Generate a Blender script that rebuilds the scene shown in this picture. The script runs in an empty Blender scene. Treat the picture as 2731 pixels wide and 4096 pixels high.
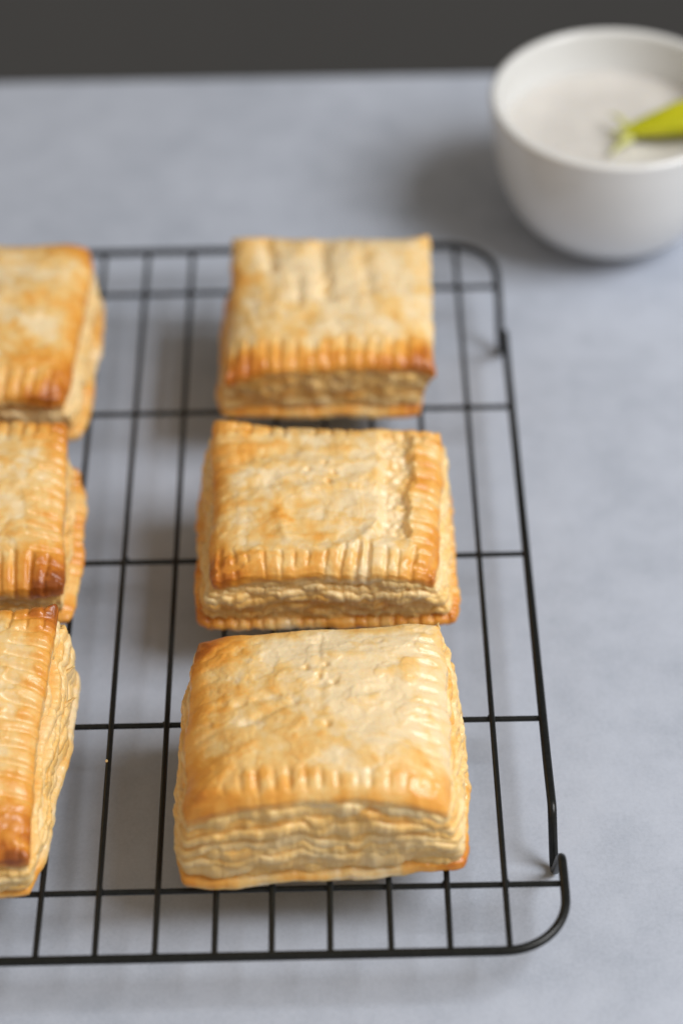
import bpy, math, random
import numpy as np
from mathutils import Matrix, Vector

sc = bpy.context.scene
col = sc.collection
MM = 0.001

# ------------------------------------------------------------------ camera
cam_d = bpy.data.cameras.new('camera')
cam = bpy.data.objects.new('camera', cam_d)
col.objects.link(cam)
sc.camera = cam
cam.matrix_world = Matrix(((0.99975912, 0.02175909, 0.00287067, -0.03841),
                           (-0.01286329, 0.68689233, -0.72664535, -0.35490),
                           (-0.01778298, 0.72643339, 0.68700676, 0.50591),
                           (0, 0, 0, 1)))
cam_d.sensor_fit = 'VERTICAL'
cam_d.sensor_height = 36.0
cam_d.sensor_width = 24.0
cam_d.lens = 82.65
cam_d.clip_start = 0.02
cam_d.clip_end = 20
cam_d.dof.use_dof = True
cam_d.dof.focus_distance = 0.636
cam_d.dof.aperture_fstop = 4.7

# ------------------------------------------------------------------ light
world = bpy.data.worlds.new('World')
sc.world = world
world.use_nodes = True
bg = world.node_tree.nodes['Background']
bg.inputs['Color'].default_value = (1.0, 0.86, 0.68, 1)
bg.inputs['Strength'].default_value = 0.37

def area(name, loc, target, sx, sy, power, colr):
    d = bpy.data.lights.new(name, 'AREA')
    d.shape = 'RECTANGLE'
    d.size, d.size_y, d.energy, d.color = sx, sy, power, colr
    o = bpy.data.objects.new(name, d)
    col.objects.link(o)
    o.location = loc
    o.rotation_euler = (Vector(target) - Vector(loc)).to_track_quat('-Z', 'Y').to_euler()
    return o
area('window_light', (0.74, -0.06, 0.95), (-0.03, 0.15, 0.0), 0.62, 0.62, 14.8, (0.97, 0.985, 1.0))

vs = sc.view_settings
vs.view_transform = 'Standard'
vs.look = 'None'
vs.exposure = 0.0
vs.gamma = 1.0

# ------------------------------------------------------------------ noise
_rs = np.random.RandomState(7)
_perm = _rs.permutation(256)
_perm = np.concatenate([_perm, _perm, _perm])
_grad = _rs.normal(size=(256, 3))
_grad /= np.linalg.norm(_grad, axis=1)[:, None]

def noise(x, y, z=0.0):
    x, y, z = np.broadcast_arrays(np.asarray(x, float), np.asarray(y, float), np.asarray(z, float))
    xi, yi, zi = np.floor(x).astype(int), np.floor(y).astype(int), np.floor(z).astype(int)
    xf, yf, zf = x - xi, y - yi, z - zi
    u, v, w = [a * a * a * (a * (a * 6 - 15) + 10) for a in (xf, yf, zf)]
    def g(i, j, k):
        h = _perm[_perm[_perm[(xi + i) & 255] + ((yi + j) & 255)] + ((zi + k) & 255)]
        G = _grad[h]
        return G[..., 0] * (xf - i) + G[..., 1] * (yf - j) + G[..., 2] * (zf - k)
    def L(a, b, t): return a + (b - a) * t
    return 1.6 * L(L(L(g(0,0,0), g(1,0,0), u), L(g(0,1,0), g(1,1,0), u), v),
                   L(L(g(0,0,1), g(1,0,1), u), L(g(0,1,1), g(1,1,1), u), v), w)

def fbm(x, y, z=0.0, o=4):
    s, a = 0.0, 1.0
    for i in range(o):
        s = s + a * noise(x * 2 ** i + 17.3 * i, y * 2 ** i - 9.1 * i, z * 2 ** i + 3.7 * i)
        a *= 0.5
    return s

def ridged(x, y, z=0.0, o=3):
    s, a = 0.0, 1.0
    for i in range(o):
        s = s + a * (1 - np.abs(noise(x * 2 ** i + 11.7 * i, y * 2 ** i + 5.3 * i, z))) ** 3
        a *= 0.5
    return s

def sstep(a, b, x):
    t = np.clip((x - a) / (b - a), 0, 1)
    return t * t * (3 - 2 * t)

# ------------------------------------------------------------------ materials
def new_mat(name):
    m = bpy.data.materials.new(name)
    m.use_nodes = True
    return m, m.node_tree.nodes, m.node_tree.links, m.node_tree.nodes['Principled BSDF']

def ramp(nodes, stops):
    r = nodes.new('ShaderNodeValToRGB')
    e = r.color_ramp.elements
    while len(e) < len(stops):
        e.new(0.5)
    for i, (p, c) in enumerate(stops):
        e[i].position = p
        e[i].color = (*c, 1)
    return r

def tex_noise(nodes, links, co, scale, detail=4, rough=0.55):
    n = nodes.new('ShaderNodeTexNoise')
    n.inputs['Scale'].default_value = scale
    n.inputs['Detail'].default_value = detail
    n.inputs['Roughness'].default_value = rough
    if co is not None:
        links.new(co, n.inputs['Vector'])
    return n

def math_node(nodes, links, op, a, b):
    n = nodes.new('ShaderNodeMath')
    n.operation = op
    for i, v in enumerate((a, b)):
        if isinstance(v, (int, float)):
            n.inputs[i].default_value = v
        else:
            links.new(v, n.inputs[i])
    return n.outputs[0]

def pastry_material(name, stops, rough, sss, coat, bump):
    m, N, L, p = new_mat(name)
    at = N.new('ShaderNodeAttribute'); at.attribute_name = 'brown'
    tc = N.new('ShaderNodeTexCoord')
    n1 = tex_noise(N, L, tc.outputs['Object'], 420, 5, 0.6)
    n2 = tex_noise(N, L, tc.outputs['Object'], 1500, 3, 0.6)
    a = math_node(N, L, 'MULTIPLY_ADD', n1.outputs['Fac'], 0.22)
    a_n = a.node; L.new(at.outputs['Fac'], a_n.inputs[2])
    b = math_node(N, L, 'MULTIPLY_ADD', n2.outputs['Fac'], 0.10)
    L.new(a, b.node.inputs[2])
    c = math_node(N, L, 'SUBTRACT', b, 0.16)
    r = ramp(N, stops)
    L.new(c, r.inputs['Fac'])
    L.new(r.outputs['Color'], p.inputs['Base Color'])
    rr = math_node(N, L, 'MULTIPLY_ADD', n1.outputs['Fac'], 0.25)
    rr.node.inputs[2].default_value = rough - 0.12
    L.new(rr, p.inputs['Roughness'])
    p.inputs['Subsurface Weight'].default_value = sss
    p.inputs['Subsurface Radius'].default_value = (1.0, 0.7, 0.4)
    p.inputs['Subsurface Scale'].default_value = 0.0015
    p.inputs['Coat Weight'].default_value = coat
    p.inputs['Coat Roughness'].default_value = 0.24
    p.inputs['Specular IOR Level'].default_value = 0.4
    bp = N.new('ShaderNodeBump')
    bp.inputs['Strength'].default_value = bump
    bp.inputs['Distance'].default_value = 0.0006
    L.new(b.node.inputs[0].links[0].from_socket, bp.inputs['Height'])
    L.new(bp.outputs['Normal'], p.inputs['Normal'])
    return m

CRUST = pastry_material('crust_material', [
    (0.0, (0.90, 0.715, 0.44)), (0.2, (0.87, 0.58, 0.225)), (0.40, (0.84, 0.425, 0.09)),
    (0.60, (0.75, 0.31, 0.042)), (0.82, (0.56, 0.175, 0.02)), (1.0, (0.32, 0.085, 0.014))],
    0.30, 0.30, 0.32, 0.25)
LAYER = pastry_material('layer_material', [
    (0.0, (0.91, 0.69, 0.37)), (0.3, (0.90, 0.575, 0.20)), (0.55, (0.86, 0.43, 0.085)),
    (0.8, (0.64, 0.28, 0.04)), (1.0, (0.4, 0.12, 0.02))],
    0.40, 0.22, 0.15, 0.35)

def wire_material():
    m, N, L, p = new_mat('black_coating')
    tc = N.new('ShaderNodeTexCoord')
    n = tex_noise(N, L, tc.outputs['Object'], 900, 3)
    r = ramp(N, [(0.3, (0.006, 0.007, 0.007)), (0.75, (0.014, 0.015, 0.014))])
    L.new(n.outputs['Fac'], r.inputs['Fac'])
    L.new(r.outputs['Color'], p.inputs['Base Color'])
    p.inputs['Roughness'].default_value = 0.3
    p.inputs['Specular IOR Level'].default_value = 0.3
    bp = N.new('ShaderNodeBump'); bp.inputs['Strength'].default_value = 0.15
    bp.inputs['Distance'].default_value = 0.0003
    L.new(n.outputs['Fac'], bp.inputs['Height'])
    L.new(bp.outputs['Normal'], p.inputs['Normal'])
    return m
WIRE = wire_material()

def table_material():
    m, N, L, p = new_mat('grey_table_surface')
    tc = N.new('ShaderNodeTexCoord')
    big = tex_noise(N, L, tc.outputs['Object'], 16, 4, 0.6)
    mid = tex_noise(N, L, tc.outputs['Object'], 75, 5, 0.65)
    fine = tex_noise(N, L, tc.outputs['Object'], 900, 6, 0.75)
    a = math_node(N, L, 'MULTIPLY', big.outputs['Fac'], 0.36)
    b = math_node(N, L, 'MULTIPLY_ADD', mid.outputs['Fac'], 0.30); L.new(a, b.node.inputs[2])
    c = math_node(N, L, 'MULTIPLY_ADD', fine.outputs['Fac'], 0.34); L.new(b, c.node.inputs[2])
    r = ramp(N, [(0.30, (0.325, 0.362, 0.435)), (0.5, (0.452, 0.492, 0.58)), (0.72, (0.555, 0.60, 0.70))])
    L.new(c, r.inputs['Fac'])
    L.new(r.outputs['Color'], p.inputs['Base Color'])
    p.inputs['Roughness'].default_value = 0.62
    p.inputs['Specular IOR Level'].default_value = 0.3
    bp = N.new('ShaderNodeBump'); bp.inputs['Strength'].default_value = 0.25
    bp.inputs['Distance'].default_value = 0.0006
    L.new(c, bp.inputs['Height'])
    L.new(bp.outputs['Normal'], p.inputs['Normal'])
    return m

def simple_material(name, stops, scale, rough, spec=0.5, coat=0.0, sss=0.0, bump=0.0, dist=0.001):
    m, N, L, p = new_mat(name)
    tc = N.new('ShaderNodeTexCoord')
    n = tex_noise(N, L, tc.outputs['Object'], scale, 4)
    r = ramp(N, stops)
    L.new(n.outputs['Fac'], r.inputs['Fac'])
    L.new(r.outputs['Color'], p.inputs['Base Color'])
    p.inputs['Roughness'].default_value = rough
    p.inputs['Specular IOR Level'].default_value = spec
    p.inputs['Coat Weight'].default_value = coat
    p.inputs['Coat Roughness'].default_value = 0.08
    if sss:
        p.inputs['Subsurface Weight'].default_value = sss
        p.inputs['Subsurface Scale'].default_value = 0.003
        p.inputs['Subsurface Radius'].default_value = (1.0, 0.8, 0.5)
    if bump:
        bp = N.new('ShaderNodeBump'); bp.inputs['Strength'].default_value = bump
        bp.inputs['Distance'].default_value = dist
        L.new(n.outputs['Fac'], bp.inputs['Height'])
        L.new(bp.outputs['Normal'], p.inputs['Normal'])
    return m

TABLE = table_material()
WALL = simple_material('dark_grey_wall', [(0.3, (0.088, 0.093, 0.102)), (0.7, (0.099, 0.104, 0.113))], 3, 0.9, 0.2)
PORCELAIN = simple_material('white_porcelain', [(0.3, (0.71, 0.72, 0.72)), (0.7, (0.755, 0.76, 0.76))], 30, 0.14, 0.5, 0.3)
CREAM = simple_material('cream', [(0.3, (0.61, 0.585, 0.555)), (0.7, (0.66, 0.635, 0.60))], 90, 0.45, 0.4, 0, 0.2, 0.3, 0.002)
GREEN = simple_material('green_vegetable', [(0.35, (0.46, 0.47, 0.003)), (0.7, (0.58, 0.56, 0.015))], 120, 0.35, 0.5, 0.1, 0.1)
PALEGREEN = simple_material('pale_green_leaf', [(0.35, (0.55, 0.56, 0.16)), (0.7, (0.66, 0.66, 0.28))], 200, 0.5, 0.4)

# ------------------------------------------------------------------ mesh helpers
def make_mesh(name, verts, faces, mat, parent=None, origin=(0, 0, 0), brown=None):
    """verts in millimetres, world space; origin (mm) becomes the object's location"""
    verts = np.asarray(verts, float)
    me = bpy.data.meshes.new(name)
    v = (verts - np.asarray(origin, float)) * MM
    faces = np.asarray(faces, dtype=np.int32)
    k = faces.shape[1]
    me.vertices.add(len(v)); me.vertices.foreach_set('co', v.astype(np.float32).ravel())
    me.loops.add(faces.size); me.loops.foreach_set('vertex_index', faces.ravel())
    me.polygons.add(len(faces))
    me.polygons.foreach_set('loop_start', np.arange(0, faces.size, k, dtype=np.int32))
    me.polygons.foreach_set('loop_total', np.full(len(faces), k, dtype=np.int32))
    me.update(calc_edges=True)
    me.polygons.foreach_set('use_smooth', np.ones(len(faces), dtype=bool))
    if brown is not None:
        at = me.attributes.new('brown', 'FLOAT', 'POINT')
        at.data.foreach_set('value', np.asarray(brown, np.float32).ravel())
    me.materials.append(mat)
    me.validate()
    o = bpy.data.objects.new(name, me)
    col.objects.link(o)
    if parent is not None:
        o.parent = parent          # parent sits at the same origin
    else:
        o.location = [c * MM for c in origin]
    return o

def empty(name, loc_mm, label, cat, group=None):
    o = bpy.data.objects.new(name, None)
    col.objects.link(o)
    o.location = [c * MM for c in loc_mm]
    o.empty_display_size = 0.01
    tag(o, label, cat, group)
    return o

def tag(o, label, cat, group=None):
    o['label'] = label
    o['category'] = cat
    if group:
        o['group'] = group

def ring_faces(rings, m, closed=True, base=0):
    f = []
    cnt = m if closed else m - 1
    i = np.arange(cnt); j = (i + 1) % m
    for r in range(rings - 1):
        a = base + r * m
        f.append(np.stack([a + i, a + j, a + m + j, a + m + i], 1))
    return np.concatenate(f)

def tube(path, rad, closed=False, seg=12):
    P = np.asarray(path, float)
    n = len(P)
    if closed:
        T = np.roll(P, -1, 0) - np.roll(P, 1, 0)
    else:
        T = np.gradient(P, axis=0)
    T /= np.linalg.norm(T, axis=1)[:, None]
    up = np.array([0, 0, 1.0])
    if abs(T[0] @ up) > 0.9: up = np.array([1.0, 0, 0])
    nrm = np.cross(T[0], np.cross(up, T[0])); nrm /= np.linalg.norm(nrm)
    V = []
    ang = np.linspace(0, 2 * np.pi, seg, endpoint=False)
    rad = np.broadcast_to(rad, (n,))
    for k in range(n):
        nrm = nrm - (nrm @ T[k]) * T[k]; nrm /= np.linalg.norm(nrm)
        b = np.cross(T[k], nrm)
        V.append(P[k] + rad[k] * (np.cos(ang)[:, None] * nrm + np.sin(ang)[:, None] * b))
    V = np.concatenate(V)
    F = ring_faces(n, seg)
    if closed:
        # match the seam by shifting to the closest vertex
        last, first = V[-seg:], V[:seg]
        sh = np.argmin([np.linalg.norm(np.roll(first, -s, 0) - last) for s in range(seg)])
        i = np.arange(seg); j = (i + 1) % seg
        a = (n - 1) * seg
        F = np.concatenate([F, np.stack([a + i, a + j, (j + sh) % seg, (i + sh) % seg], 1)])
    else:
        c0, c1 = len(V), len(V) + 1
        V = np.concatenate([V, [P[0] - T[0] * rad[0] * .5, P[-1] + T[-1] * rad[-1] * .5]])
        i = np.arange(seg); j = (i + 1) % seg
        a = (n - 1) * seg
        F = np.concatenate([F, np.stack([np.full(seg, c0), j, i, i], 1), np.stack([np.full(seg, c1), a + i, a + j, a + j], 1)])
        # degenerate quads become triangles in validate()
    return V, F

def smooth_path(pts, it=3, closed=False):
    P = np.asarray(pts, float)
    for _ in range(it):
        if closed:
            Q = np.roll(P, -1, 0)
            P = np.stack([0.75 * P + 0.25 * Q, 0.25 * P + 0.75 * Q], 1).reshape(-1, 3)
        else:
            A, B = P[:-1], P[1:]
            M = np.stack([0.75 * A + 0.25 * B, 0.25 * A + 0.75 * B], 1).reshape(-1, 3)
            P = np.concatenate([P[:1], M, P[-1:]])
    return P

def box_mesh(name, lo, hi, mat, bevel=0.0, parent=None):
    lo = np.array(lo, float); hi = np.array(hi, float)
    v = np.array([[(lo, hi)[i][0], (lo, hi)[j][1], (lo, hi)[k][2]] for i in (0, 1) for j in (0, 1) for k in (0, 1)])
    f = [[0, 1, 3, 2], [4, 6, 7, 5], [0, 4, 5, 1], [2, 3, 7, 6], [0, 2, 6, 4], [1, 5, 7, 3]]
    o = make_mesh(name, v, f, mat, parent)
    o.data.polygons.foreach_set('use_smooth', np.zeros(6, dtype=bool))
    if bevel:
        b = o.modifiers.new('bevel', 'BEVEL'); b.width = bevel * MM; b.segments = 3
    return o

# ------------------------------------------------------------------ setting
table = box_mesh('table', (-700, -500, -30), (700, 427.5, 0), TABLE, 1.5)
table.rotation_euler.z = math.radians(-0.45)
table['kind'] = 'structure'
wall = box_mesh('wall', (-2500, 1300, -900), (2500, 1340, 1600), WALL)
wall['kind'] = 'structure'

# ------------------------------------------------------------------ cooling rack
RZ = 17.0            # centre height of the long wires
XL = -404.0
rack = empty('cooling_rack', (-195, 147, 0), 'black wire cooling rack holding the puff pastries on the grey table', 'cooling rack')
RO = (-195, 147, 0)
RF = 1.25

def arc(cx, cy, r, a0, a1, z, n=9):
    a = np.radians(np.linspace(a0, a1, n))
    return [(cx + r * math.cos(t), cy + r * math.sin(t), z) for t in a]
ZF = RZ - 0.5
def vleg(x0, x1, y, s):
    """V-shaped foot in a side bar; s=+1: walking towards +y"""
    pts = [(x0, y - s * 12, ZF), (x0, y - s * 8.6, ZF), (x0, y - s * 6.2, ZF - 2.2)]
    pts += [(x0 * .6 + x1 * .4, y - s * 1.6, 2.6), (x0 * .5 + x1 * .5, y, RF + .05), (x0 * .4 + x1 * .6, y + s * 1.6, 2.6)]
    pts += [(x1, y + s * 6.4, ZF - 2.2), (x1, y + s * 9, ZF), (x1, y + s * 12.5, ZF)]
    return pts
fr = []
fr += [(x, 0, ZF) for x in np.linspace(XL + 30, -6, 12)]
fr += arc(-1.2, 16.6, 16.6, -90, 0, ZF)
fr += vleg(15.4, 14.2, 37.5, 1)
fr += [(14.1, y, ZF) for y in np.linspace(60, 232, 9)]
fr += vleg(14.2, 13.4, 255.5, 1)
fr += arc(-3, 278.4, 16.4, 0, 90, ZF)
fr += [(x, 294.8, ZF) for x in np.linspace(-8, XL + 30, 12)]
fr += arc(XL + 16, 278.8, 16, 90, 180, ZF)
fr += vleg(XL, XL, 255.5, -1)
fr += [(XL, y, ZF) for y in np.linspace(232, 60, 9)]
fr += vleg(XL, XL, 37.5, -1)
fr += arc(XL + 16, 16, 16, 180, 270, ZF)
FP = smooth_path(fr, 3, closed=True)
V, F = tube(FP, RF, closed=True, seg=16)
make_mesh('frame', V, F, WIRE, rack, RO)
RW = 0.82
rng = random.Random(3)
for i in range(26):
    x = -15.0 * i + rng.uniform(-.35, .35)
    if i < 2: x = -15.0 * i
    ys = np.linspace(0.3, 294.5, 16)
    bend = rng.uniform(-.5, .5)
    P = [(x + bend * math.sin((y / 295) * math.pi), y, RZ + 0.12 * math.sin(y / 40 + i)) for y in ys]
    V, F = tube(P, RW, seg=12)
    make_mesh('long_wire', V, F, WIRE, rack, RO)
for y in (21.5, 78.9, 144.0, 210.9, 272.4):
    P = [(x, y + 0.25 * math.sin(x / 60 + y), RZ - 1.45) for x in np.linspace(XL + .3, 15.0 if y < 30 else 13.9, 20)]
    V, F = tube(P, RW, seg=12)
    VS, FS, base = [V], [F], len(V)
    for i in range(26):                             # weld beads where the wires cross
        a = np.linspace(0, 2 * np.pi, 10, endpoint=False)
        cx = -15.0 * i + rng.uniform(-.3, .3); cy = y + rng.uniform(-.35, .35); r0 = rng.uniform(.95, 1.2)
        W = [np.stack([cx + r0 * math.sin(q) * np.cos(a), cy + r0 * math.sin(q) * np.sin(a), np.full(10, RZ - .75 - 1.1 * math.cos(q))], 1) for q in np.linspace(.1, math.pi - .1, 7)]
        VS.append(np.concatenate(W)); FS.append(ring_faces(7, 10) + base); base += 70
    make_mesh('cross_wire', np.concatenate(VS), np.concatenate(FS), WIRE, rack, RO)

# ------------------------------------------------------------------ puff pastries
def bilin(C, s, t):
    """C: BL, BR, FR, FL"""
    BL, BR, FR, FL = [np.array(c, float) for c in C]
    a = (s[..., None] + 1) / 2; b = (t[..., None] + 1) / 2
    return (FL * (1 - a) + FR * a) * (1 - b) + (BL * (1 - a) + BR * a) * b

def boundary_idx(n):
    i = np.arange(n)
    front = i[:-1]                                  # t=-1, s rising   (row 0)
    right = i[:-1] * n + (n - 1)
    back = (n - 1) * n + (n - 1 - i[:-1])
    left = (n - 1 - i[:-1]) * n
    return np.concatenate([front, right, back, left])

def grooves(n, length, pitch, seed, width):
    r = np.random.RandomState(seed)
    pos = (np.linspace(-1, 1, n)) * length / 2
    c = np.arange(-length / 2 + pitch * .5, length / 2, pitch)
    c = c + r.uniform(-.14, .14, len(c)) * pitch
    st = r.uniform(.45, 1.0, len(c))
    d = np.abs(pos[:, None] - c[None])
    return np.max(st[None] * np.exp(-(d / width) ** 2), 1)

def crust(C, n, seed, p):
    g = np.linspace(-1, 1, n)
    s, t = np.meshgrid(g, g)                        # rows: t, cols: s
    Ls = 0.5 * (np.linalg.norm(np.subtract(C[1], C[0])) + np.linalg.norm(np.subtract(C[2], C[3])))
    Lt = 0.5 * (np.linalg.norm(np.subtract(C[1], C[2])) + np.linalg.norm(np.subtract(C[0], C[3])))
    k = p.get('round', 0.035)
    wob = p.get('wob', 0.026)
    s2 = s * (1 - k * np.abs(t) ** 7) + np.abs(s) ** 5 * wob * fbm(t * 2.2 + seed, np.sign(s) * 3.1, seed * .7)
    t2 = t * (1 - k * np.abs(s) ** 7) + np.abs(t) ** 5 * wob * fbm(s * 2.2 - seed, np.sign(t) * 4.3, seed * .9)
    bow = p.get('bow', (0, 0, 0, 0))                # left, right, front, back outward bow (fraction)
    s2 = s2 + np.where(s < 0, -bow[0], bow[1]) * np.abs(s) ** 3 * (1 - t ** 2)
    t2 = t2 + np.where(t < 0, -bow[2], bow[3]) * np.abs(t) ** 3 * (1 - s ** 2)
    P = bilin(C, s2, t2)
    dl, dr = (1 + s) * Ls / 2, (1 - s) * Ls / 2
    df, db = (1 + t) * Lt / 2, (1 - t) * Lt / 2
    dmin = np.minimum(np.minimum(dl, dr), np.minimum(df, db))
    H = np.zeros_like(s)
    pf = p.get('puff', 4.0); pw = p.get('pw', 2.6)
    H += pf * (1 - np.abs(s) ** pw) * (1 - np.abs(t) ** pw)
    ledge = p.get('ledge', 1.2)
    bw = p.get('band', 9.0)
    H += ledge * sstep(bw * .6, bw * 1.25, dmin)
    # edge arch: front edge may be lifted in the middle
    ar = p.get('arch', (0, 0, 0, 0))                # left, right, front, back lift (mm)
    H += ar[0] * (1 - t ** 2) * ((1 - s) / 2) ** 2 + ar[1] * (1 - t ** 2) * ((1 + s) / 2) ** 2
    H += ar[2] * (1 - np.abs(s) ** 3.5) * ((1 - t) / 2) ** 2 + ar[3] * (1 - s ** 2) * ((1 + t) / 2) ** 2
    pitch, gw = p.get('pitch', 3.9), p.get('gw', 0.75)
    cs = p.get('crimp', (1, 1, 1, 1))
    G = np.zeros_like(s)
    for e, (d, axis, L) in enumerate(((dl, 't', Lt), (dr, 't', Lt), (df, 's', Ls), (db, 's', Ls))):
        # slanting fork marks: shift the profile with distance from the edge
        gr = grooves(n, L, pitch, seed * 13 + e, gw)
        coord = (t if axis == 't' else s) * L / 2 + 0.25 * (d - 3) * noise((t if axis == 't' else s) * 2.0, e * 3.3 + seed)
        gv = np.interp(coord, g * L / 2, gr)
        wv = fbm((t if axis == 't' else s) * 1.7 + e * 5, seed * 1.3, 0, 2)
        b = bw * (0.95 + .35 * wv)
        w = (1 - sstep(b * .55, b, d)) * np.clip(0.8 + .7 * wv, 0.15, 1.2) * cs[e]
        w = w * (1 - p.get('cfade', 0) * (1 - sstep(1.2, 4.0, d)))
        G = np.maximum(G, gv * w)
    H -= .88 * p.get('cd', 1.25) * G
    H += p.get('cr', 0.35) * (1 - sstep(bw * .7, bw, dmin)) * (G < .2)
    # wrinkles and flakes
    x, y = P[..., 0], P[..., 1]
    ws = p.get('wst', (0.05, 0.085))
    inner = sstep(2, 9, dmin)
    rd = ridged(x * ws[0] + .9 * noise(x * .05, y * .05, seed), y * ws[1] + seed * 2.1, seed, 2)
    H += .5 * p.get('wr', 0.9) * (rd - 1.0) * (.35 + .65 * inner)
    H += .75 * p.get('lump', 1.0) * fbm(x * .06, y * .06, seed + .5, 3)
    H += p.get('fine', .1) * fbm(x * .45, y * .45, seed + 3.3, 3)
    # peeled-flake steps
    st = fbm(x * .075 + 3, y * .075, seed * 2.2, 3)
    H += p.get('flake', .22) * (sstep(.0, .10, st) + sstep(.33, .40, st))
    br = p.get('b0', 0.2) - .02 + 0.19 * fbm(x * .05 + 9, y * .05, seed + 7, 4) + .10 * fbm(x * .2, y * .2, seed + 2, 3)
    br = br + .07 * (sstep(-.05, .15, st) - .5) * p.get('fb', 1.0)
    pe = fbm(x * .10 + 31, y * .15, seed * 3.1, 4)
    pm = sstep(.16, .24, pe) * sstep(3, 8, dmin)
    H -= .16 * pm
    br = br - p.get('peel', .10) * pm + .10 * fbm(x * .35 + 5, y * .35, seed + 6, 3) * p.get('speck', 1.0)
    br = br + p.get('be', .22) * np.exp(-dmin / 3.2) + (p.get('be2', .10) + .04) * np.exp(-dmin / 8.0)
    cor = p.get('corner', (.3, .3, .3, .3))         # BL BR FR FL
    for (cs_, ct_), a in zip(((-1, 1), (1, 1), (1, -1), (-1, -1)), cor):
        rr = np.sqrt(((s - cs_) * Ls / 2) ** 2 + ((t - ct_) * Lt / 2) ** 2)
        br = br + a * np.exp(-(rr / 9.0) ** 2)
    br = br + .13 * (rd - 1.0) - .05 * G
    for f in p.get('feat', ()):
        kind = f[0]
        if kind == 'pit':
            _, a, b, r, dep = f
            q = np.hypot((s - a) * Ls / 2, (t - b) * Lt / 2)
            H -= dep * np.exp(-(q / r) ** 2)
            br = br + .10 * np.exp(-(q / r) ** 2)
        elif kind == 'trench':
            _, a0, b0, a1, b1, wdt, dep, bc = f
            ax, ay = a0 * Ls / 2, b0 * Lt / 2
            ex, ey = (a1 - a0) * Ls / 2, (b1 - b0) * Lt / 2
            qx, qy = s * Ls / 2 - ax, t * Lt / 2 - ay
            ll = ex * ex + ey * ey
            u = np.clip((qx * ex + qy * ey) / ll, 0, 1)
            dx, dy = qx - u * ex, qy - u * ey
            q = np.hypot(dx, dy) + max(.9, .42 * wdt) * fbm(x * .13, y * .13, seed + 8, 4)
            w = (1 - sstep(wdt * .45, wdt, q)) * sstep(0, .12, u) * (1 - sstep(.88, 1, u)) if wdt > 3 else np.exp(-(q / wdt) ** 2) * sstep(0, .15, u) * (1 - sstep(.85, 1, u))
            H -= dep * w * (1 + .35 * noise(x * .5, y * .5, seed))
            br = br + bc * w
        elif kind == 'dish':
            _, a, b, r, dep, lip = f
            q = np.hypot((s - a) * Ls / 2, (t - b) * Lt / 2) + 2.6 * fbm(x * .06, y * .06, seed + 5, 3) + 2.0 * (t - b) * (t > b) * 6
            H -= dep * (1 - sstep(r * .65, r, q))
            H += lip * np.exp(-((q - r * 1.08) / 1.6) ** 2) * sstep(-.25, .25, b - t)
        elif kind == 'blob':
            _, a, b, ra, rb, amt = f
            q = ((s - a) / ra) ** 2 + ((t - b) / rb) ** 2
            br = br + amt * np.exp(-q * (1 + .5 * fbm(x * .1, y * .1, seed + 1, 3)))
        elif kind == 'lift':
            _, a, b, ra, rb, amt = f
            H += amt * np.exp(-((s - a) / ra) ** 2 - ((t - b) / rb) ** 2)
    # the border rolls down a little
    H += p.get('roll', 2.2) * (1 - np.exp(-dmin / p.get('rw', 3.5))) - .5 * np.exp(-dmin / 0.8)
    P = P.copy(); P[..., 2] += H * p.get('hs', 1.0)
    return P.reshape(-1, 3), br.reshape(-1), G.reshape(-1)

def loop_normals(XY):
    T = np.roll(XY, -3, 0) - np.roll(XY, 3, 0)
    T /= np.linalg.norm(T, axis=1)[:, None] + 1e-9
    return np.stack([T[:, 1], -T[:, 0]], 1)

def crust_part(name, C, n, seed, p, mat, parent, org):
    P, br, G = crust(C, n, seed, p)
    bi = boundary_idx(n)
    i = np.arange(n - 1); I, J = np.meshgrid(i, i)
    a = (J * n + I).ravel()
    F = [np.stack([a, a + 1, a + n + 1, a + n], 1)]
    L0 = P[bi]; nr = loop_normals(L0[:, :2]); g = G[bi]; b0 = br[bi]
    m = len(bi)
    th = p.get('thick', 4.5)
    k = np.arange(m)
    tn = th * (1 + .25 * noise(k * .02, seed, 1.0) + .12 * noise(k * .09, seed, 5.0))
    V = [P]; B = [br]
    idx_prev = bi
    cnt = len(P)
    steps = 8
    lean = p.get('lean', 0.14)
    for q in range(1, steps + 3):
        if q <= steps:
            ang = math.pi * q / steps
            out = tn * .5 * math.sin(ang) * lean * 2 - .75 * g * math.sin(ang * .5)
            out = out + .35 * math.sin(ang) * fbm(k * .05, q * .45, seed + 4.0, 3)
            dz = -tn * .5 * (1 - math.cos(ang))
            bb = b0 + .04 * q / steps - (p.get('edgepale', .25) + .1) * sstep(.3, .8, q / steps) + .16 * fbm(k * .022, q * .55 + seed, 2.0, 3) * min(1, q / 3)
        else:
            e = q - steps
            out = -np.full(m, 3.5 * e)
            dz = -tn - .2 * e + .5 * noise(k * .06, e, seed)
            bb = np.full(m, .22)
        Q = L0.copy()
        Q[:, :2] += nr * out[:, None]
        Q[:, 2] += dz
        V.append(Q); B.append(bb)
        idx = cnt + k
        kk = np.roll(k, -1)
        F.append(np.stack([idx_prev, idx, idx[kk], idx_prev[kk]], 1))
        idx_prev = idx; cnt += m
    V = np.concatenate(V); B = np.concatenate(B); F = np.concatenate(F)
    floor = p.get('floor')
    if floor is not None:
        V[:, 2] = np.maximum(V[:, 2], floor)
    o = make_mesh(name, V, F, mat, parent, org, B)
    under = L0.copy(); under[:, 2] -= tn
    return o, L0, nr, under

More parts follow.
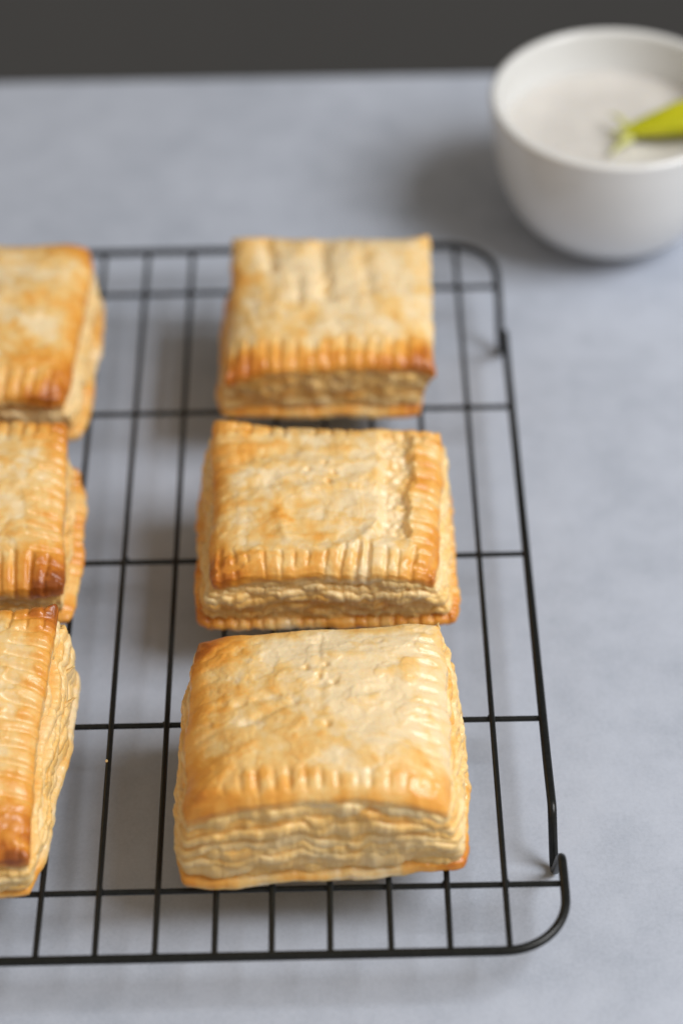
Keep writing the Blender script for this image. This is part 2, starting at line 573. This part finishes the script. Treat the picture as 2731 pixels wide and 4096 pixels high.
def layers(parent, org, T0, Tu, B0, seed, p):
    """flaky sheets between bottom crust loop B0 (top face) and top crust underside Tu"""
    m = len(T0); k = np.arange(m)
    ang = 2 * np.pi * k / m
    cx, cy = np.cos(ang) * 3, np.sin(ang) * 3        # closed noise domain
    nL = p.get('nl', 7)
    zb = B0[:, 2] - .6; zt = Tu[:, 2] + .8
    zt = np.maximum(zt, zb + 2)
    r = np.random.RandomState(seed)
    wts = []
    for j in range(nL):
        w = r.uniform(.6, 1.5) * np.exp(.7 * fbm(cx * 1.0 + j * 7, cy * 1.0, seed, 3))
        wts.append(w)
    wts = np.array(wts); cum = np.concatenate([np.zeros((1, m)), np.cumsum(wts, 0)]) / wts.sum(0)
    ins_t, ins_b = p.get('ins', (2.5, 1.5))
    for j in range(nL):
        v0, v1 = cum[j], cum[j + 1]
        vm = (v0 + v1) / 2
        z0 = zb + (zt - zb) * v0 - .55; z1 = zb + (zt - zb) * v1 + .45
        h = z1 - z0
        base = B0[:, :2] * (1 - vm)[:, None] + T0[:, :2] * vm[:, None]
        nr = loop_normals(base)
        inset = ins_b * (1 - vm) + ins_t * vm
        out = -inset + p.get('bul', 1.5) * np.sin(np.pi * vm)
        out = out + r.uniform(-1.0, 1.0) * p.get('step', .55) + .62 * p.get('rag', 1.6) * fbm(cx * 1.6 + j * 3.7, cy * 1.6, seed + j, 3)
        out = out + .28 * fbm(cx * 6, cy * 6, seed + 2.3 * j, 5)
        V = []; B = []
        b_l = p.get('lb', .16) + .05 + r.uniform(-.14, .22) + .22 * fbm(cx * 1.5, cy * 1.5, seed + j * 1.7, 3)
        prof = [(-11, .12), (-2.2, .04), (-.36, .03), (-.08, .2), (0, .5), (-.08, .8), (-.36, .97), (-2.2, .96), (-11, .88)]
        for q, (o_, f_) in enumerate(prof):
            scale = np.minimum(h, 3.0) / 2.0 if abs(o_) < 2 else 1.0
            Q = np.zeros((m, 3))
            oo = np.clip(out, -6, 3.5) + o_ * scale + (.16 * fbm(cx * 12, cy * 12, q * .8 + seed + j, 2) if 0 < q < 8 else 0)
            Q[:, :2] = base + nr * oo[:, None]
            wv = (.3 * fbm(cx * 2.2, cy * 2.2, seed + j * 4.1, 2) + .10 * fbm(cx * 7, cy * 7, seed + j * 4.1, 2)) * (.55 if 1 < q < 7 else .2)
            Q[:, 2] = z0 + h * f_ + wv
            V.append(Q); B.append(b_l + .08 * fbm(cx * 14, cy * 14, q + j * 2.2, 2))
        F = ring_faces(len(prof), m)
        o = make_mesh('pastry_layer', np.concatenate(V), F, LAYER, parent, org, np.concatenate(B))
    # soft dough core closing the gaps
    V = []; B = []
    for q, v in enumerate((0.0, .25, .5, .75, 1.0)):
        base = B0 * (1 - v) + T0 * v
        nr = loop_normals(base[:, :2])
        Q = base.copy()
        Q[:, :2] += nr * (-7.5 + 1.0 * fbm(cx * 3, cy * 3, v * 3 + seed, 3))[:, None]
        Q[:, 2] = (zb - 1) * (1 - v) + (zt + 1) * v
        V.append(Q); B.append(np.full(m, .35))
    make_mesh('inner_dough', np.concatenate(V), ring_faces(5, m), LAYER, parent, org, np.concatenate(B))

def flake(parent, org, pos, direction, length, width, seed, b=.15):
    r = np.random.RandomState(seed)
    d = np.array(direction, float); d /= np.linalg.norm(d)
    sd = np.cross([0, 0, 1.0], d); sd /= np.linalg.norm(sd) + 1e-9
    up = np.cross(d, sd)
    n = 7; rows = []
    for i in range(n):
        u = i / (n - 1)
        w = width * (1 - u) ** .8 * (1 + .3 * r.uniform(-1, 1)) * .5 + .06
        c = np.array(pos) + d * length * u + up * length * .25 * u * u + sd * r.uniform(-.15, .15) * width
        rows.append((c - sd * w, c + sd * w))
    th = up * .16
    V = []
    for a, c in rows:
        V += [a - th, c - th, c + th, a + th]
    F = ring_faces(n, 4)
    F = np.concatenate([F, [[3, 2, 1, 0]], [[4 * n - 4, 4 * n - 3, 4 * n - 2, 4 * n - 1]]])
    make_mesh('flake', np.array(V), F, LAYER, parent, org, np.full(4 * n, b))

GRP = 'puff pastries cooling on the rack'
N_TOP = 190
def pastry(label, T, Bt, seed, top, bottom, lay, flakes=()):
    cx = sum(c[0] for c in Bt) / 4; cy = sum(c[1] for c in Bt) / 4
    org = (round(cx, 1), round(cy, 1), RZ + RW)
    root = empty('puff_pastry', org, label, 'pastry', GRP)
    bot = dict(puff=0.0, ledge=.6, wr=.3, lump=.3, flake=.1, thick=3.6, lean=.45, roll=.6, b0=.13, be=.10, be2=.03, floor=RZ + RW - .12,
               edgepale=.0, wob=.02, round=.03)
    bot.update(bottom)
    C = [(x, y, RZ + RW + bot['thick'] + z) for (x, y, z) in Bt]
    _, B0, nb, bu = crust_part('bottom_crust', C, N_TOP, seed + 50, bot, CRUST, root, org)
    _, T0, nt, tu = crust_part('top_crust', T, N_TOP, seed, top, CRUST, root, org)
    layers(root, org, T0, tu, B0, seed, lay)
    for i, f in enumerate(flakes):
        flake(root, org, *f, seed * 7 + i)
    return root

# front right
pastry('pale golden puff pastry with pricked smooth top and browned back corner, beside rack corner foot',
    [(-79.8, 80.6, 48.0), (-14.0, 84.0, 50.0), (-13.7, 23.4, 43.4), (-81.5, 22.8, 42.4)],
    [(-83.0, 84, .0), (-10.0, 85, 0), (-10.4, 25.0, .8), (-82.6, 20.6, 0)], 1,
    dict(puff=2.4, ledge=.5, wr=.7, lump=.7, cd=.85, b0=.15, thick=3.8, corner=(.5, -.05, .2, .18), arch=(0, 0, 7.6, .3), speck=.6, be=.03, be2=.06,
         cr=.15, bow=(.01, .0, .0, .0), crimp=(.55, .75, 1.0, .12), roll=3.0, rw=4.5, pitch=4.1, edgepale=.18, cfade=.8,
         feat=[('blob', -.85, -.2, .46, 1.3, .28), ('blob', -.4, -.85, .8, .3, .14), ('blob', -.8, .85, .35, .2, .18),
               ('blob', .45, .1, .55, .6, -.10), ('blob', .1, .35, .25, .3, -.06), ('blob', .9, -.85, .2, .25, .12),
               ('pit', -.10, .42, .9, .9), ('pit', .06, .44, .8, .9), ('pit', .0, .30, .8, .8), ('pit', .12, .22, .9, 1.0), ('pit', .07, -.28, 1.1, 1.0),
               ('trench', -.70, .05, -.1, .16, 1.5, .7, -.05), ('trench', -.62, -.22, -.12, .05, 1.5, .6, -.03), ('trench', .0, .9, .02, -.1, 1.0, .35, .03),
               ('trench', .35, .10, .6, .16, 1.2, .4, -.05)]),
    dict(corner=(.1, .05, .42, .12), bow=(.05, .02, 0, 0), crimp=(.4, .4, .15, .3)),
    dict(nl=9, bul=1.5, rag=1.7, step=.8, ins=(.1, .2), lb=.20),
    [((-15.2, 82.0, 47.5), (.15, .3, .9), 3.4, 1.4), ((-12.5, 60, 30), (.9, .1, .2), 3.2, 1.6)])

# middle right
pastry('golden puff pastry with sunken round centre, cracked groove and strong fork ridges, between two pastries',
    [(-77.6, 173.0, 44.0), (-9.7, 168.6, 43.5), (-14.4, 111.4, 38.3), (-77.2, 112.6, 37.8)],
    [(-82.0, 175, 0), (-8.2, 173, 0), (-8.6, 112.8, .3), (-81.8, 114.2, 0)], 2,
    dict(puff=1.4, arch=(0, 0, 3.2, 0), ledge=.1, wr=.7, lump=.7, cd=1.25, cr=.35, cfade=.35, band=10.5, b0=.17, thick=3.8, pitch=4.4, gw=.85, be=.14, be2=.14,
         corner=(.18, .12, .25, .5), round=.025, crimp=(.6, .8, 1.15, .7), roll=2.6, rw=3.2, wst=(.035, .11), edgepale=.15,
         feat=[('trench', .58, .98, .62, -.68, 5.2, 2.8, -.10), ('dish', .02, -.28, 13.5, .6, .5), ('lift', -.9, 1.0, .25, .25, 1.6), ('lift', .0, 1.0, .5, .15, -1.4),
               ('blob', -.6, .55, .38, .13, .26), ('blob', -.75, -.75, .35, .3, .16), ('blob', .82, .2, .14, .2, .2), ('blob', .85, -.2, .2, 1.0, .08), ('blob', .05, -.1, .45, .4, -.06),
               ('trench', -.85, .42, -.2, .58, 2.2, .9, .0), ('trench', -.85, .05, .3, .20, 2.0, .7, .0), ('trench', -.1, .0, .5, .02, 1.6, .5, .0),
               ('pit', -.16, .28, .8, 1.1), ('pit', .02, .12, .8, 1.0), ('pit', .06, .24, .8, 1.0), ('pit', -.02, .38, .8, .9),
               ('blob', -.1, .25, .5, .35, -.06), ('blob', 0, .9, .9, .2, .0)]),
    dict(corner=(.12, .12, .45, .40), crimp=(.4, .9, .8, .2), cd=1.1, lean=.5, b0=.2, be=.1),
    dict(nl=8, bul=1.3, rag=1.9, step=.8, ins=(-.2, .7), lb=.22),
    [((-80, 138, 28), (-.8, -.3, .5), 2.6, 2.2)])

# back right
pastry('pale puff pastry with lengthwise creases and browned front lip, beside the white bowl',
    [(-73.6, 265.4, 42.6), (-10.6, 264.4, 42.6), (-11.2, 203.6, 37.8), (-74.8, 202.6, 37.3)],
    [(-76.8, 264, 0), (-14.5, 264, 0), (-15.4, 204.8, .0), (-77.6, 206, 0)], 3,
    dict(puff=2.0, arch=(0, 0, 3.4, 0), ledge=.5, wr=.8, lump=1.0, cd=1.05, cfade=.4, b0=.10, thick=3.5, wst=(.085, .025), crimp=(.2, .15, 1.1, .1), be=.05, be2=.05, pitch=4.8, band=12,
         corner=(.03, -.05, .5, .35), round=-.015, roll=2.4,
         feat=[('blob', 0, -1.0, 1.3, .22, .34), ('blob', -.8, -.75, .35, .35, .22), ('blob', .8, -.85, .3, .2, .12),
               ('trench', -.12, .97, -.05, -.2, 2.6, 2.4, .10), ('trench', -.68, .97, -.58, .3, 2.2, 1.8, .08), ('trench', .3, .7, .4, -.1, 2.0, 1.0, .05),
               ('trench', -.35, .3, -.3, -.3, 1.8, 1.0, .04), ('blob', .4, .4, .7, .6, -.08)]),
    dict(corner=(.1, .1, .4, .15), crimp=(.2, .2, .2, .2), b0=.2),
    dict(nl=7, bul=.6, rag=2.0, step=.9, ins=(.5, .5), lb=.28))

# back left
pastry('golden puff pastry with browned corners at the back of the rack, far from the bowl',
    [(-188, 264, 44.0), (-119.6, 262.6, 44.5), (-124.0, 192.8, 38.5), (-190, 192, 38)],
    [(-191, 265, 0), (-119.0, 265, 0), (-121.5, 197.0, 0), (-191, 196.5, 0)], 4,
    dict(puff=2.2, arch=(0, 0, 2, 0), ledge=.5, wr=.7, cd=1.0, cfade=.4, b0=.22, corner=(.3, .4, .42, .3), crimp=(1, .3, 1.1, .3), be=.12, be2=.1, band=11, pitch=4.6,
         feat=[('blob', .6, -.7, .4, .35, .2), ('blob', .2, .4, .6, .4, -.06)]),
    dict(corner=(.2, .1, .15, .2), bow=(0, .02, 0, 0), crimp=(.3, .3, .3, .3)),
    dict(nl=7, bul=1.6, rag=1.8, ins=(1.6, .6), lb=.14))

# middle left
pastry('golden puff pastry with one dark burnt corner and wide bottom flange, between two pastries',
    [(-190, 178, 42), (-122.4, 177.0, 43.0), (-119.8, 114.4, 36.5), (-188, 114, 37)],
    [(-192, 179, 0), (-121.5, 180, 0), (-119.6, 116.8, 0), (-191, 116.5, 0)], 5,
    dict(puff=2.2, ledge=.2, wr=.8, cd=1.2, cfade=.3, b0=.25, corner=(.3, .2, .6, .4), band=11, pitch=4.4, be=.10, be2=.12, round=.01,
         feat=[('blob', .75, -.8, .25, .2, .18), ('blob', .3, .1, .5, .5, -.1), ('blob', .85, .7, .2, .5, .08)]),
    dict(corner=(.2, .15, .12, .3), bow=(0, .045, 0, 0), be=.16, be2=.1, crimp=(.4, .5, .4, .4), lean=.55),
    dict(nl=7, bul=1.6, rag=1.8, ins=(1.8, 2.0), lb=.2))

# front left
pastry('tall golden puff pastry with curled back corner and rough pale layered side, by front bar',
    [(-188, 92, 47), (-118.4, 94.2, 49.0), (-121.6, 18.4, 35.5), (-190, 18, 37)],
    [(-192, 95, 0), (-115.4, 96, 0), (-122.6, 18.4, 0), (-191, 17.4, 0)], 6,
    dict(puff=2.6, ledge=.5, wr=.9, cd=1.05, b0=.22, corner=(.3, .42, .36, .4), band=13, pitch=4.6, be=.12, be2=.14, round=.01, wst=(.03, .13),
         bow=(0, -.035, 0, 0), crimp=(1, 1.1, .6, .3),
         feat=[('blob', .82, -.8, .3, .22, .2), ('blob', .4, .2, .4, .5, -.08), ('blob', .7, .95, .5, .12, .15)]),
    dict(corner=(.2, .0, .2, .3), bow=(0, .03, 0, 0), be=.02, be2=.0, b0=.12, crimp=(.3, .2, .3, .3)),
    dict(nl=8, bul=2.0, rag=1.9, ins=(1.4, -.4), lb=.06),
    [((-117.6, 75, 29), (.9, .2, .25), 5.0, 2.0), ((-117.4, 84, 32), (.9, .3, .3), 4.0, 1.8)])


# ------------------------------------------------------------------ bowl, dip, vegetable
BX, BY = 56.4, 326.6
def lathe(name, prof, mat, parent=None, seg=96, origin=None, jitter=None):
    a = np.linspace(0, 2 * np.pi, seg, endpoint=False)
    V = []
    for (r, z) in prof:
        V.append(np.stack([BX + r * np.cos(a), BY + r * np.sin(a), np.full(seg, z)], 1))
    V = np.concatenate(V)
    if jitter is not None:
        V[:, 2] += jitter(V[:, 0], V[:, 1])
    return make_mesh(name, V, ring_faces(len(prof), seg), mat, parent, origin or (BX, BY, 0))

def spline(pts, n=6):
    P = smooth_path([(r, 0, z) for r, z in pts], 3)
    return [(p[0], p[2]) for p in P]
outer = spline([(17, 1.6), (21.5, 2.0), (28, 5.5), (35.2, 14), (40.2, 27), (42.6, 42), (43.2, 53.5)])
rim = [(43.2 - 1.6 + 1.6 * math.cos(t), 53.8 + 1.5 * math.sin(t)) for t in np.linspace(.1, math.pi - .1, 9)]
inner = spline([(39.9, 53), (39.4, 42), (37.2, 28), (32, 16), (25, 9), (14, 5.8), (0.2, 5.6)])
bowl = lathe('bowl', [(0.2, 1.6)] + outer + rim + inner, PORCELAIN)
tag(bowl, 'white porcelain bowl with thick rim holding cream on the grey table', 'bowl')
lathe('foot_ring', [(16.4, 2.2), (16.8, .6), (17.6, .02), (19.8, .02), (21, .5), (22, 2.6)], PORCELAIN, bowl)

def dipj(x, y):
    r = np.hypot(x - BX, y - BY)
    return (1 - sstep(30, 40, r)) * (.8 * fbm(x * .045, y * .045, 2.2, 3) + .3 * np.sin(r * .35 + np.arctan2(y - BY, x - BX) * 1.0))
dip = lathe('cream_dip', [(r, 38.5 + 1.2 * (r / 39.6) ** 8) for r in np.linspace(39.6, .2, 40)] , CREAM, jitter=dipj)
tag(dip, 'smooth off-white cream dip filling the white bowl', 'dip')

# green vegetable stick resting on the dip and on the rim
def stick():
    A = np.array([59.0, 322.5, 42.2]); B = np.array([92.5, 327.5, 46.5])
    root = empty('vegetable_stick', tuple(A), 'yellow-green vegetable stick with frayed tip leaning in the cream', 'vegetable')
    n = 40; seg = 28
    d = (B - A) / np.linalg.norm(B - A)
    sd = np.cross([0, 0, 1.0], d); sd /= np.linalg.norm(sd); up = np.cross(d, sd)
    V = []
    for i in range(n):
        u = i / (n - 1)
        w = 1.6 + 5.6 * min(1, u / .6) ** .8 + .6 * u
        h = w * .66
        c = A + (B - A) * u + up * (.8 * math.sin(u * 3))
        for q in range(seg):
            a = 2 * math.pi * q / seg
            rr = 1 + .05 * math.cos(9 * a) + .03 * math.sin(7 * u + 3 * a)
            dent = .35 * math.exp(-((a - math.pi / 2) / .5) ** 2)
            V.append(c + sd * w * rr * math.cos(a) + up * h * (rr - dent) * math.sin(a))
    V += [A - d * .6, B + d * .6]
    F = ring_faces(n, seg)
    i = np.arange(seg); j = (i + 1) % seg; a = (n - 1) * seg
    F = np.concatenate([F, np.stack([np.full(seg, n * seg), j, i, i], 1), np.stack([np.full(seg, n * seg + 1), a + i, a + j, a + j], 1)])
    make_mesh('stalk', V, F, GREEN, root, tuple(A))
    for k, (p1, p2, w0) in enumerate((((61, 325, 42.6), (55.6, 333.0, 43.0), 1.5), ((61, 320, 41.6), (53.6, 311.5, 41.0), 1.8), ((60, 322.5, 42), (54.5, 321.5, 42.0), 1.1))):
        p1, p2 = np.array(p1, float), np.array(p2, float)
        P = [p1 + (p2 - p1) * u + np.array([0, 0, 1.2 * math.sin(u * 3.1)]) for u in np.linspace(0, 1, 10)]
        Vt, Ft = tube(P, np.linspace(w0, .35, 10), seg=10)
        make_mesh('leaf_tip', Vt, Ft, PALEGREEN, root, tuple(A))
stick()

# a crumb stuck on a wire between the two columns
def crumb(x, y, z, r, seed):
    a = np.linspace(0, 2 * np.pi, 10, endpoint=False)
    V = []
    for q in np.linspace(.15, np.pi - .15, 7):
        rr = r * (1 + .4 * noise(np.cos(a) * 1.3 + seed, np.sin(a) * 1.3, q * 1.1))
        V.append(np.stack([x + rr * np.sin(q) * np.cos(a), y + rr * 1.5 * np.sin(q) * np.sin(a), np.full(10, z - r * .6 * math.cos(q))], 1))
    return make_mesh('pastry_crumb', np.concatenate(V), ring_faces(7, 10), LAYER, None, (x, y, z), np.full(70, .12))
tag(crumb(-105.6, 64.6, 17.9, .36, 3), 'tiny pale pastry crumb stuck on a bare rack wire between the pastries', 'crumb')
